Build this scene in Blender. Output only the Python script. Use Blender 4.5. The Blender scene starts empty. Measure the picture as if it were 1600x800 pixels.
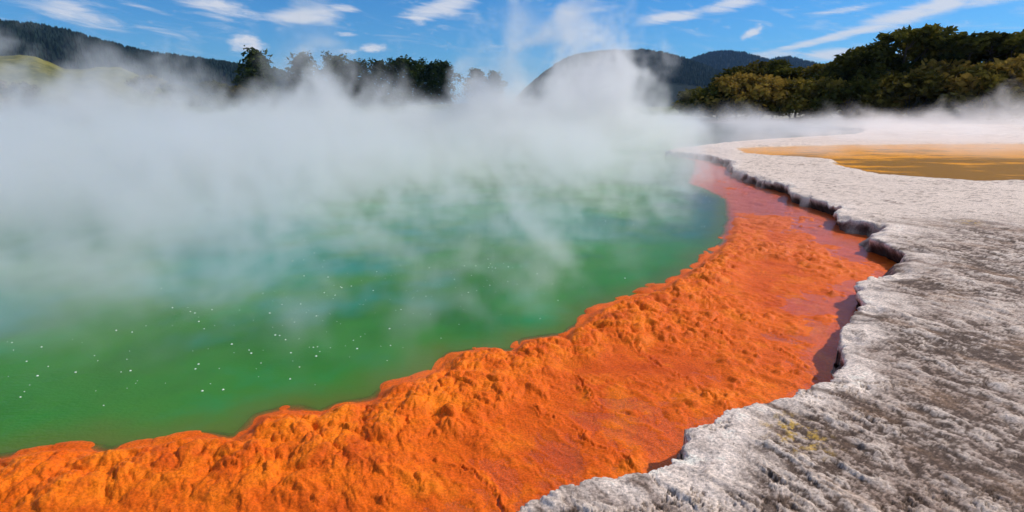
import bpy, math, random
import numpy as np
from mathutils import Vector, Matrix

# ------------------------------------------------------------------ camera, sky, sun, exposure
sc = bpy.context.scene
C = sc.collection
CAM_H = 1.9
cam = bpy.data.cameras.new('camera')
cam.sensor_width = 36.0
cam.lens = 36.0 * 888 / 1600
cam.clip_start = 0.05
cam.clip_end = 20000
camo = bpy.data.objects.new('camera', cam)
camo.location = (0, 0, CAM_H)
camo.rotation_euler = (math.radians(90 - 14.8), 0, 0)
C.objects.link(camo)
sc.camera = camo

SUN_EL = math.radians(38)
SUN_AZ = math.radians(72)          # clockwise from +Y (straight ahead) towards +X (right)
world = bpy.data.worlds.new('World')
sc.world = world
world.use_nodes = True


class NT:
    """small helper to write node trees"""
    def __init__(s, tree):
        s.t = tree; s.n = tree.nodes; s.l = tree.links

    def node(s, typ, **kw):
        n = s.n.new(typ)
        ins = kw.pop('ins', {})
        for k, v in kw.items():
            setattr(n, k, v)
        for k, v in ins.items():
            s.set(n.inputs[k], v)
        return n

    def set(s, sock, v):
        if isinstance(v, bpy.types.NodeSocket):
            s.l.new(v, sock)
        elif isinstance(v, bpy.types.Node):
            s.l.new(v.outputs[0], sock)
        else:
            sock.default_value = v

    def math(s, op, a, b=0.0, c=None, clamp=False):
        n = s.n.new('ShaderNodeMath'); n.operation = op; n.use_clamp = clamp
        s.set(n.inputs[0], a); s.set(n.inputs[1], b)
        if c is not None: s.set(n.inputs[2], c)
        return n.outputs[0]

    def vmath(s, op, a, b=(0, 0, 0), out=0):
        n = s.n.new('ShaderNodeVectorMath'); n.operation = op
        s.set(n.inputs[0], a)
        if op == 'SCALE': s.set(n.inputs['Scale'], b)
        else: s.set(n.inputs[1], b)
        return n.outputs[out]

    def noise(s, vec, scale, detail=4, rough=0.55, dist=0.0):
        n = s.n.new('ShaderNodeTexNoise')
        s.set(n.inputs['Vector'], vec)
        s.set(n.inputs['Scale'], scale); s.set(n.inputs['Detail'], detail)
        s.set(n.inputs['Roughness'], rough); s.set(n.inputs['Distortion'], dist)
        return n.outputs[0]

    def ramp(s, fac, stops, interp='LINEAR'):
        n = s.n.new('ShaderNodeValToRGB')
        r = n.color_ramp; r.interpolation = interp
        while len(r.elements) < len(stops): r.elements.new(0.5)
        for e, (p, c) in zip(r.elements, stops):
            e.position = p
            e.color = (c, c, c, 1) if isinstance(c, (int, float)) else (*c, 1)
        s.set(n.inputs[0], fac)
        return n.outputs[0]

    def mix(s, fac, a, b, blend='MIX'):
        n = s.n.new('ShaderNodeMix'); n.data_type = 'RGBA'; n.blend_type = blend
        s.set(n.inputs[0], fac)
        for sock, v in ((n.inputs[6], a), (n.inputs[7], b)):
            if isinstance(v, tuple) and len(v) == 3: v = (*v, 1)
            s.set(sock, v)
        return n.outputs[2]

    def sstep(s, x, a, b):
        n = s.n.new('ShaderNodeMapRange'); n.interpolation_type = 'SMOOTHSTEP'
        s.set(n.inputs[0], x); s.set(n.inputs[1], a); s.set(n.inputs[2], b)
        n.inputs[3].default_value = 0; n.inputs[4].default_value = 1
        return n.outputs[0]


def dir_from_angles(az, el):
    return Vector((math.sin(az) * math.cos(el), math.cos(az) * math.cos(el), math.sin(el)))


# the sky: Nishita with thin cloud layers, added fill-light cloud on a plane overhead and a few cumulus near the horizon
w = NT(world.node_tree)
w.n.clear()
sky = w.node('ShaderNodeTexSky', sky_type='NISHITA', sun_disc=False)
sky.sun_elevation = SUN_EL
sky.sun_rotation = SUN_AZ
sky.altitude = 300
sky.air_density = 1.0
sky.dust_density = 0.25
sky.ozone_density = 2.5
gen = w.node('ShaderNodeTexCoord').outputs['Generated']
sep = w.node('ShaderNodeSeparateXYZ', ins={0: gen})
dx, dy, dz = sep.outputs
zc = w.math('MAXIMUM', dz, 0.015)
az = w.math('ARCTAN2', dx, dy)                       # azimuth in radians, 0 straight ahead, + right
el = w.math('ARCSINE', dz)
# wispy texture: streaked along azimuth, tilted
cv = w.node('ShaderNodeCombineXYZ', ins={0: az, 1: el, 2: 0.0}).outputs[0]
rot = w.node('ShaderNodeVectorRotate', rotation_type='Z_AXIS', ins={'Vector': cv, 'Angle': 0.12}).outputs[0]
str1 = w.vmath('MULTIPLY', rot, (14, 75, 1))
nA = w.noise(str1, 1.0, 7, 0.62, 0.6)
str2 = w.vmath('MULTIPLY', cv, (40, 90, 1))
nB = w.noise(str2, 1.0, 5, 0.6, 0.2)


CLOUDS = [  # az deg, el deg, half width, half height, tilt deg, strength, puffy
    (-35.8, 6.8, 4.1, 0.75, -14, 1.0, 0), (-30.1, 6.06, 3.3, 0.55, -14, 0.55, 0), (-25.7, 7.95, 3.6, 0.85, -12, 1.0, 0),
    (-18.5, 7.68, 3.4, 0.75, 3, 1.25, 0), (-15.2, 8.5, 1.4, 0.46, 0, 1.0, 0), (-23.6, 5.23, 1.4, 0.85, -10, 1.1, 1),
    (-13.0, 5.17, 1.3, 0.42, 3, 1.0, 1), (-15.2, 4.84, 0.8, 0.3, 0, 0.9, 1), (-15.3, 6.31, 0.9, 0.25, 0, 0.9, 1),
    (-6.6, 8.75, 4.0, 0.9, 15, 1.2, 0), (-8.9, 7.73, 1.1, 0.5, -10, 1.1, 0), (14.4, 7.68, 3.3, 0.5, 6, 1.15, 0),
    (19.3, 8.42, 2.1, 0.6, 8, 1.15, 0), (21.6, 6.24, 0.9, 0.5, 25, 0.9, 1), (28.1, 5.53, 6.0, 0.36, 11, 1.2, 0),
    (34.2, 7.16, 5.0, 0.75, 13, 1.3, 0), (28.5, 4.2, 3.3, 0.6, 5, 1.1, 0), (23.1, 4.3, 2.8, 0.35, 0, 1.0, 0),
    (28.5, 7.6, 2.8, 0.29, 5, 0.9, 0), (38.0, 7.6, 3.3, 0.57, 8, 1.1, 0), (34.6, 4.0, 3.9, 0.46, 8, 1.2, 0),
    (35.9, 3.83, 1.1, 0.45, 0, 1.0, 1), (-31, 7.6, 3.0, 0.25, -14, 0.6, 0), (8, 8.6, 3.5, 0.3, 5, 0.6, 0),
    (-52, 8, 6, 1.2, -8, 1.0, 0), (55, 8, 7, 1.2, 8, 1.0, 0),
    (-5, 18, 14, 1.5, 4, 1.0, 0), (28, 20, 10, 1.4, 8, 1.0, 0), (-35, 22, 12, 1.6, -6, 1.0, 0),
]
cl_soft = None
cl_puff = None
D2R = math.pi / 180
for (a, e, ha, he, tilt, st, puff) in CLOUDS:
    m = w.node('ShaderNodeMapping', vector_type='TEXTURE')
    w.set(m.inputs['Vector'], cv)
    m.inputs['Location'].default_value = (a * D2R, e * D2R, 0)
    m.inputs['Rotation'].default_value = (0, 0, tilt * D2R)
    m.inputs['Scale'].default_value = (ha * D2R, he * D2R, 1)
    ln = w.vmath('LENGTH', m.outputs[0], out=1)
    v = w.math('MULTIPLY', w.math('SUBTRACT', 1.35, ln, clamp=True), st)
    if puff: cl_puff = v if cl_puff is None else w.math('MAXIMUM', cl_puff, v)
    else: cl_soft = v if cl_soft is None else w.math('MAXIMUM', cl_soft, v)
softm = w.sstep(w.math('ADD', w.math('MULTIPLY', cl_soft, 1.0), w.math('MULTIPLY', w.math('SUBTRACT', nA, 0.5), 2.6)), 0.10, 1.35)
puffm = w.sstep(w.math('ADD', cl_puff, w.math('MULTIPLY', w.math('SUBTRACT', nB, 0.5), 2.2)), 0.15, 1.15)
veil = w.math('MULTIPLY', w.sstep(nA, 0.50, 0.78), 0.35)
cm = w.math('MAXIMUM', w.math('MULTIPLY', softm, 0.85), w.math('MULTIPLY', puffm, 0.9))
# unseen broken cloud above the frame, added to brighten the ambient light neutrally
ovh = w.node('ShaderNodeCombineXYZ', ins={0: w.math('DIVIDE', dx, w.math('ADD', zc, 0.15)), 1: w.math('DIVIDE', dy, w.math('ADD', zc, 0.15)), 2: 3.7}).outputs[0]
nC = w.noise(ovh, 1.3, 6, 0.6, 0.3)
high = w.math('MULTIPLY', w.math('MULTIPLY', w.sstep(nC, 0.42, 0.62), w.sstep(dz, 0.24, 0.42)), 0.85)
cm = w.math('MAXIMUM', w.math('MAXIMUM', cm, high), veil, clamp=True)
cm = w.math('MULTIPLY', cm, w.sstep(dz, 0.0, 0.06))
tint = w.mix(1.0, sky.outputs[0], (0.40, 0.74, 1.10), 'MULTIPLY')
hs = w.node('ShaderNodeHueSaturation', ins={'Color': tint, 'Saturation': 1.08, 'Value': 1.0})
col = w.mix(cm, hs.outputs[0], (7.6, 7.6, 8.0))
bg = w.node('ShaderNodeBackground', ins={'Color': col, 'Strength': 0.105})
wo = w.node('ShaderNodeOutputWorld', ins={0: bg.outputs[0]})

sun = bpy.data.lights.new('sun', 'SUN')
sun.energy = 4.3
sun.angle = math.radians(0.5)
sun.color = (1.0, 0.91, 0.80)
suno = bpy.data.objects.new('sun', sun)
suno.rotation_euler = (-dir_from_angles(SUN_AZ, SUN_EL)).to_track_quat('-Z', 'Y').to_euler()
C.objects.link(suno)

vs = sc.view_settings
vs.view_transform = 'Standard'; vs.look = 'None'; vs.gamma = 1; vs.use_curve_mapping = False
vs.exposure = 0.0
cy = sc.cycles
cy.use_denoising = True
cy.max_bounces = 8
cy.diffuse_bounces = 3
cy.glossy_bounces = 3
cy.transmission_bounces = 4
cy.transparent_max_bounces = 16
cy.adaptive_threshold = 0.03
cy.volume_bounces = 3
cy.volume_max_steps = 256
cy.volume_step_rate = 3.0
cy.sample_clamp_indirect = 4

# ------------------------------------------------------------------ numpy noise
U = np.uint32


def h2(ix, iy, seed):
    with np.errstate(over='ignore'):
        h = (ix.astype(np.int64).astype(U) * U(374761393)) ^ (iy.astype(np.int64).astype(U) * U(668265263)) ^ U((seed * 2246822519 + 977) & 0xffffffff)
        h ^= h >> U(15); h *= U(2246822519); h ^= h >> U(13); h *= U(3266489917); h ^= h >> U(16)
    return h.astype(np.float64) / 4294967295.0


def perlin(x, y, seed=0):
    ix = np.floor(x); iy = np.floor(y); fx = x - ix; fy = y - iy
    u = fx * fx * fx * (fx * (fx * 6 - 15) + 10); v = fy * fy * fy * (fy * (fy * 6 - 15) + 10)

    def g(ox, oy):
        a = h2(ix + ox, iy + oy, seed) * 2 * math.pi
        return np.cos(a) * (fx - ox) + np.sin(a) * (fy - oy)
    a = g(0, 0); b = g(1, 0); c = g(0, 1); d = g(1, 1)
    return ((a + (b - a) * u) * (1 - v) + (c + (d - c) * u) * v) * 1.5


def fbm(x, y, octs=5, gain=0.5, seed=0, ridged=False):
    s = 0; amp = 1; tot = 0; f = 1
    for i in range(octs):
        n = perlin(x * f + 17.3 * i, y * f - 9.1 * i, seed + i)
        if ridged: n = 1 - 2 * np.abs(n)
        s = s + n * amp; tot += amp; amp *= gain; f *= 2.03
    return s / tot


def worley(x, y, seed=0):
    ix = np.floor(x); iy = np.floor(y)
    f1 = np.full(x.shape, 9.0); f2 = np.full(x.shape, 9.0); rid = np.zeros(x.shape)
    for oy in (-1, 0, 1):
        for ox in (-1, 0, 1):
            cx = ix + ox; cyy = iy + oy
            px = cx + 0.1 + 0.8 * h2(cx, cyy, seed); py = cyy + 0.1 + 0.8 * h2(cx, cyy, seed + 51)
            d = np.hypot(x - px, y - py)
            r = h2(cx, cyy, seed + 99)
            m = d < f1
            f2 = np.where(m, f1, np.minimum(f2, d))
            rid = np.where(m, r, rid)
            f1 = np.where(m, d, f1)
    return f1, f2, rid


def sm(x, a, b):
    t = np.clip((x - a) / (b - a), 0, 1)
    return t * t * (3 - 2 * t)


def pdist(x, y, pts, closed=False):
    P = np.array(pts, float)
    n = len(P)
    best = np.full(x.shape, 1e18)
    for i in range(n if closed else n - 1):
        ax, ay = P[i]; bx, by = P[(i + 1) % n]
        ex, ey = bx - ax, by - ay
        t = np.clip(((x - ax) * ex + (y - ay) * ey) / (ex * ex + ey * ey + 1e-12), 0, 1)
        d = (x - ax - t * ex) ** 2 + (y - ay - t * ey) ** 2
        np.minimum(best, d, out=best)
    return np.sqrt(best)


def inside(x, y, pts):
    P = np.array(pts, float); n = len(P)
    c = np.zeros(x.shape, bool)
    for i in range(n):
        x1, y1 = P[i]; x2, y2 = P[(i + 1) % n]
        if y1 == y2: continue
        m = ((y1 > y) != (y2 > y)) & (x < (x2 - x1) * (y - y1) / (y2 - y1) + x1)
        c ^= m
    return c


SHORE = [(-0.01, 2.08), (0.09, 2.18), (0.21, 2.26), (0.39, 2.34), (0.57, 2.39), (0.75, 2.42), (0.84, 2.51), (0.9, 2.63), (0.98, 2.78), (1.12, 2.88), (1.41, 3.04), (1.69, 3.17), (1.95, 3.28), (2.15, 3.43), (2.34, 3.62), (2.39, 3.81), (2.49, 4.04), (2.73, 4.38), (2.94, 4.6), (3.12, 4.77), (3.19, 5.0), (3.4, 5.33), (3.72, 5.65), (4.14, 5.94), (4.35, 6.21), (4.75, 6.58), (4.79, 7.01), (4.77, 7.44), (5.08, 7.85), (5.48, 8.16), (5.38, 8.54), (5.19, 8.91), (5.46, 9.48), (5.78, 9.86), (5.76, 10.57), (5.77, 11.73), (6.19, 12.72), (6.09, 13.89), (6.17, 15.29), (6.28, 16.27), (7.06, 18.64), (7.11, 20.63), (6.66, 21.79), (6.06, 22.75), (6.83, 24.16), (8.7, 26.19), (10.25, 28.07), (12.7, 30.24), (16.99, 33.46)]
POOL = SHORE + [(22, 37), (27, 44), (29, 55), (26, 66), (15, 72), (0, 74), (-20, 72), (-40, 62), (-55, 45), (-58, 25), (-48, 5), (-30, -8), (-14, -9), (-8, -4), (-4.6, 0.2), (-2.6, 1.25), (-1.2, 1.75), (-0.5, 1.92)]
ORANGE = [(-16, -7), (-9, -2.6), (-6, 0.7), (-4.2, 2.1), (-3.3, 2.6), (-2.83, 2.75), (-2.65, 2.8), (-2.53, 2.83), (-2.32, 2.83), (-2.18, 2.85), (-2.01, 2.86), (-1.91, 2.94), (-1.76, 2.94), (-1.61, 2.91), (-1.58, 3.01), (-1.56, 3.19), (-1.47, 3.26), (-1.29, 3.21), (-1.19, 3.16), (-1.12, 3.31), (-0.97, 3.37), (-0.9, 3.43), (-0.82, 3.59), (-0.68, 3.67), (-0.52, 3.84), (-0.45, 4.12), (-0.2, 4.19), (0.0, 4.19), (0.11, 4.38), (0.38, 4.49), (0.45, 4.4), (0.66, 4.81), (0.79, 5.06), (1.08, 5.34), (1.47, 5.64), (1.87, 6.09), (2.25, 6.62), (2.56, 7.08), (3.09, 7.98), (3.8, 9.68), (4.55, 11.79), (4.63, 13.21), (4.53, 14.36), (5.6, 17.34), (6.6, 20.5), (6.4, 22.69)]
ORANGE_AREA = ORANGE + [(30, 23), (30, -20), (-16, -20)]
BROWN = [(8.73, 21.8), (9.5, 24.5), (12.5, 25.7), (15, 26.5), (22, 27.5), (33, 26), (36, 12.5), (20, 12.9), (12, 13.3), (10.8, 13.3), (10.1, 13.8), (9.6, 14.7), (9.45, 16.2), (10.4, 19.2), (9.3, 20.4)]


def shore_u(x, y):
    """signed distance from the ledge's edge, + on land, with a ragged outline"""
    d = pdist(x, y, POOL, True)
    u = np.where(inside(x, y, POOL), -d, d)
    near = 1 / (1 + np.hypot(x, y) / 14)
    wob = 0.085 * fbm(x * 2.3, y * 2.3, 4, 0.6, 5) + 0.02 * fbm(x * 14, y * 14, 3, 0.6, 8)
    return u + wob * (0.5 + 0.5 * near) + 0.07 * fbm(x * 0.9, y * 0.9, 3, 0.6, 6) * sm(y, 3, 8)


def orange_s(x, y):
    d = pdist(x, y, ORANGE)
    s = np.where(inside(x, y, ORANGE_AREA), d, -d)
    f1, f2, r = worley(x * 3.1 + 5, y * 3.1, 21)
    return s + 0.05 * fbm(x * 2.7, y * 2.7, 4, 0.5, 31) + 0.05 * (0.5 - f1)


def brown_s(x, y):
    d = pdist(x, y, BROWN, True)
    return np.where(inside(x, y, BROWN), d, -d) + 0.45 * fbm(x * 0.9, y * 0.9, 5, 0.65, 77)


def polar(r0, r1, k, a0, a1, da, rmin=0.0):
    rs = [r0]
    while rs[-1] < r1: rs.append(rs[-1] + max(rmin, rs[-1] * k))
    R = np.array(rs); A = np.radians(np.arange(a0, a1 + da * 0.5, da))
    RR, AA = np.meshgrid(R, A, indexing='ij')
    return RR, AA


def grid_mesh(name, X, Y, Z, keep, mat, cols=None, attrs=None, wrap=False):
    nr, na = X.shape
    idx = np.arange(nr * na).reshape(nr, na)
    if wrap:
        a = idx[:-1, :]; b = idx[1:, :]
        a2 = np.roll(a, -1, 1); b2 = np.roll(b, -1, 1)
        k4 = keep[:-1, :] & keep[1:, :] & np.roll(keep[:-1, :], -1, 1) & np.roll(keep[1:, :], -1, 1)
    else:
        a = idx[:-1, :-1]; b = idx[1:, :-1]; a2 = idx[:-1, 1:]; b2 = idx[1:, 1:]
        k4 = keep[:-1, :-1] & keep[1:, :-1] & keep[:-1, 1:] & keep[1:, 1:]
    F = np.stack([a[k4], a2[k4], b2[k4], b[k4]], 1)
    used = np.zeros(nr * na, bool); used[F.ravel()] = True
    remap = np.cumsum(used) - 1
    F = remap[F]
    co = np.stack([X.ravel()[used], Y.ravel()[used], Z.ravel()[used]], 1)
    me = bpy.data.meshes.new(name)
    me.vertices.add(len(co)); me.vertices.foreach_set('co', co.astype(np.float32).ravel())
    me.loops.add(F.size); me.loops.foreach_set('vertex_index', F.astype(np.int32).ravel())
    me.polygons.add(len(F))
    me.polygons.foreach_set('loop_start', np.arange(0, F.size, 4, dtype=np.int32))
    me.update(calc_edges=True)
    # faces must look up
    me.flip_normals() if me.polygons and sum(p.normal.z for p in me.polygons[:50]) < 0 else None
    me.polygons.foreach_set('use_smooth', np.ones(len(F), bool))
    if cols is not None:
        at = me.color_attributes.new('col', 'FLOAT_COLOR', 'POINT')
        c4 = np.ones((len(co), 4), np.float32); c4[:, :3] = cols.reshape(-1, 3)[used]
        at.data.foreach_set('color', c4.ravel())
    for k, v in (attrs or {}).items():
        at = me.attributes.new(k, 'FLOAT', 'POINT')
        at.data.foreach_set('value', v.ravel()[used].astype(np.float32))
    me.materials.append(mat)
    o = bpy.data.objects.new(name, me); C.objects.link(o)
    return o


def mat(name):
    m = bpy.data.materials.new(name); m.use_nodes = True
    t = NT(m.node_tree); t.n.clear()
    out = t.node('ShaderNodeOutputMaterial')
    return m, t, out


def fresnel(t, nrm):
    # Schlick reflectance of water, the same from both sides so that sunlight gets through to the floor
    f = t.node('ShaderNodeLayerWeight', ins={'Blend': 0.5, 'Normal': nrm}).outputs['Facing']
    return t.math('ADD', 0.02, t.math('MULTIPLY', t.math('POWER', f, 5.0), 0.45), clamp=True)


def lerp3(t, a, b):
    t = t[..., None]
    return np.asarray(a) * (1 - t) + np.asarray(b) * t


# ------------------------------------------------------------------ sinter terrace
def build_terrace():
    R, A = polar(0.7, 62, 0.0044, -60, 80, 0.105, 0.006)
    X = R * np.sin(A); Y = R * np.cos(A)
    u = shore_u(X, Y)
    # slope directions of u on the grid
    dr = np.gradient(R[:, 0]); da = A[0, 1] - A[0, 0]
    us = u.copy()
    for _ in range(6):
        us[1:-1] = (us[:-2] + us[1:-1] * 2 + us[2:]) / 4; us[:, 1:-1] = (us[:, :-2] + us[:, 1:-1] * 2 + us[:, 2:]) / 4
    ur = np.gradient(us, axis=0) / dr[:, None]; ua = np.gradient(us, axis=1) / (R * da)
    gx = ur * np.sin(A) + ua * np.cos(A); gy = ur * np.cos(A) - ua * np.sin(A)
    gl = np.hypot(gx, gy) + 1e-6; gx /= gl; gy /= gl
    keep = u > -0.24
    full = (X, Y, keep)
    gl = gl[keep]
    X, Y, R, u, gx, gy = X[keep], Y[keep], R[keep], u[keep], gx[keep], gy[keep]
    bs = brown_s(X, Y)
    # relief
    c, s = math.cos(math.radians(-62)), math.sin(math.radians(-62))
    wx = X + 0.12 * fbm(X * 1.3, Y * 1.3, 3, 0.5, 3); wy = Y + 0.12 * fbm(X * 1.3 + 9, Y * 1.3, 3, 0.5, 4)
    su = wx * c + wy * s; sv = -wx * s + wy * c          # along / across the streaks
    low = fbm(X * 0.8, Y * 0.8, 4, 0.5, 11)
    streak = 1.5 * fbm(su * 1.6, sv * 4.5, 5, 0.62, 12)
    clump = 1.7 * fbm(su * 9, sv * 16, 5, 0.70, 14)
    grit = 1.6 * fbm(X * 42, Y * 42, 3, 0.7, 13)
    rdg = fbm(su * 5, sv * 16, 4, 0.6, 19, True)
    f1, f2, rid = worley(wx * 1.5 + 0.5 * streak, wy * 1.5 + 0.3 * clump, 23)
    crack = (1 - sm(f2 - f1, 0.0, 0.055)) * sm(fbm(X * 1.7, Y * 1.7, 3, 0.5, 29), -0.25, 0.1)
    edge = 1 - sm(u + 0.25 * streak, 0.10 + 0.3 * low, 0.42 + 0.5 * low)     # smooth white crust near the edge
    farw = sm(Y + 0.8 * X * 0 + 1.2 * low, 7.2, 9.5)
    rough = (1 - 0.75 * edge) * (1 - 0.55 * farw)
    fade = 1 / (1 + R / 30)
    rel = (0.009 * clump + 0.009 * rdg + 0.011 * streak + 0.004 * grit) * rough * fade + 0.018 * low
    rel += 0.012 * sm(streak, 0.1, 0.5) * rough
    rel -= 0.020 * crack * (0.9 + 0.3 * edge) * sm(6 - R, 0, 3)
    rel += edge * 0.006 * fbm(X * 9, Y * 9, 4, 0.6, 41)
    T = 0.20 + rel + 0.03 * sm(u, 0.5, 3)
    # ledge profile
    un = [-0.24, -0.14, -0.07, -0.02, 0.0, 0.03, 0.08, 0.14]
    dn = [0.12, 0.07, 0.03, 0.0, -0.005, 0.005, 0.065, 0.14]
    zn = [-0.36, -0.22, -0.13, -0.05, -0.03, -0.012, -0.003, 0.0]
    d = np.interp(u, un, dn); dz_ = np.interp(u, un, zn)
    d = np.where(u > 0.14, u, d)
    slump = sm(fbm(X * 0.8 + 3, Y * 0.8, 3, 0.6, 62), 0.02, 0.22)     # stretches where the lip has slumped
    d = d * (1 - slump) + (u + 0.02) * slump
    dz_ = dz_ * (1 - slump) + np.interp(u, [-0.24, -0.1, 0.0, 0.14], [-0.34, -0.20, -0.05, 0.0]) * slump
    dz_ = dz_ - (0.012 + 0.04 * sm(R, 5, 9)) * sm(fbm(X * 2.2, Y * 2.2, 3, 0.6, 63), 0.0, 0.3) * (1 - sm(u, 0.05, 0.35))
    face = 0.04 * fbm(X * 9, Y * 9, 4, 0.7, 61)
    X2 = X + gx * (d - u + face * (u < 0.1)); Y2 = Y + gy * (d - u + face * (u < 0.1))
    Z = T + dz_
    Z = np.where((u < 0.0) & (gl < 0.75), -0.3, Z)
    Z = np.where((u < -0.02), np.minimum(Z, 0.2 + dz_), Z)
    # brown pool hollow
    Z = np.where(u > 0.2, Z - 0.11 * sm(bs, -0.25, 0.35), Z)
    Z = np.where(u > 0.14, Z, Z)
    # distant swells
    Z += 0.5 * sm(R, 36, 60) * sm(u, 3, 12) * (0.5 + 0.5 * fbm(X * 0.12, Y * 0.12, 3, 0.5, 88))
    # colours
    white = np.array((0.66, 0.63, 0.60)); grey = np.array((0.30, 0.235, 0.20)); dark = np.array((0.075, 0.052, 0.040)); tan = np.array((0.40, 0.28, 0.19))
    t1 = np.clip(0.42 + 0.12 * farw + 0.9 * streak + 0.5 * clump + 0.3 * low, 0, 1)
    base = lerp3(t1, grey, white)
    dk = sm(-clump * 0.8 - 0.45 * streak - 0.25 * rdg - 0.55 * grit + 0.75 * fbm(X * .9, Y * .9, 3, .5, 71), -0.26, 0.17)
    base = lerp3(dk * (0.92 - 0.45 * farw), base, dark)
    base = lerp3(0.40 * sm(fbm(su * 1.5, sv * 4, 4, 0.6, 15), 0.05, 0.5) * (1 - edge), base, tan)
    wt = lerp3(np.clip(0.6 + fbm(X * 7, Y * 7, 5, 0.65, 16), 0, 1), (0.62, 0.57, 0.53), (0.92, 0.89, 0.86))
    wt = lerp3(0.6 * sm(fbm(X * 18, Y * 18, 4, 0.75, 17), 0.10, 0.40), wt, (0.20, 0.155, 0.13))
    wf = lerp3(0.85 * sm(fbm(X * 5, Y * 9, 5, 0.8, 18) + 0.3 * low, 0.03, 0.35), (0.74, 0.70, 0.66), (0.22, 0.175, 0.15))
    base = lerp3(farw * 0.9, base, wf)
    col = lerp3(edge * sm(low + 0.6 * streak + 0.45, 0.0, 0.5), base, wt)
    col = lerp3(0.85 * crack * sm(8 - R, 0, 3) * (0.7 + 0.3 * edge), col, dark)
    # sulphur patch and lichen spots
    for (sx, sy, rr, st) in ((1.53, 2.70, 0.20, 1.0), (4.1, 6.9, 0.0, 0), (6.9, 8.4, 0.22, 0.8)):
        if rr:
            q = np.hypot((X - sx), (Y - sy) * 0.8) / rr
            mk = sm(1.2 - q, 0, 0.9) * sm(fbm(X * 17, Y * 17, 4, 0.7, 55), 0.02, 0.3) * st
            col = lerp3(0.8 * mk, col, (0.62, 0.44, 0.08))
    # shade of the undercut, painted dark into the face below the lip
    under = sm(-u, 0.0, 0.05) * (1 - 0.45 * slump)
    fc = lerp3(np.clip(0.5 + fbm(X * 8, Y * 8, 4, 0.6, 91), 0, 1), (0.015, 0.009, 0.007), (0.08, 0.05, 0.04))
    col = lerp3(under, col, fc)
    # iron-stained floor of the brown pool
    inb = sm(bs, -0.05, 0.25)
    warm = sm(1.3 * fbm(X * 0.35 + 3, Y * 0.7, 5, 0.65, 93) + (Y - 18.5) * 0.09, -0.1, 0.45)
    bf = lerp3(warm, (0.27, 0.165, 0.010), (0.82, 0.46, 0.016))
    col = lerp3(inb, col, bf)
    col = np.clip(col * np.array((1.10, 0.965, 0.86)), 0.01, 0.9)
    m, t, out = mat('sinter')
    at = t.node('ShaderNodeAttribute', attribute_name='col').outputs['Color']
    pos = t.node('ShaderNodeNewGeometry').outputs['Position']
    n1 = t.noise(pos, 60, 6, 0.7)
    n2 = t.noise(pos, 220, 3, 0.6)
    c1 = t.mix(1.0, at, t.ramp(n1, [(0.32, 0.42), (0.66, 1.3)]), 'MULTIPLY')
    bmp = t.node('ShaderNodeBump', ins={'Strength': 0.8, 'Distance': 0.010, 'Height': t.math('ADD', n1, t.math('MULTIPLY', n2, 0.4))})
    b = t.node('ShaderNodeBsdfPrincipled', ins={'Base Color': c1, 'Roughness': 0.85, 'Normal': bmp.outputs[0], 'Specular IOR Level': 0.25})
    t.set(out.inputs[0], b.outputs[0])
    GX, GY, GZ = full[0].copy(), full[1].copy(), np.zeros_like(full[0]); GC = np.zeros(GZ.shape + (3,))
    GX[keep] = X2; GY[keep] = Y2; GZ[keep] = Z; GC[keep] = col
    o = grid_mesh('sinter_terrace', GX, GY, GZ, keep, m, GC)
    o['kind'] = 'structure'


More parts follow.
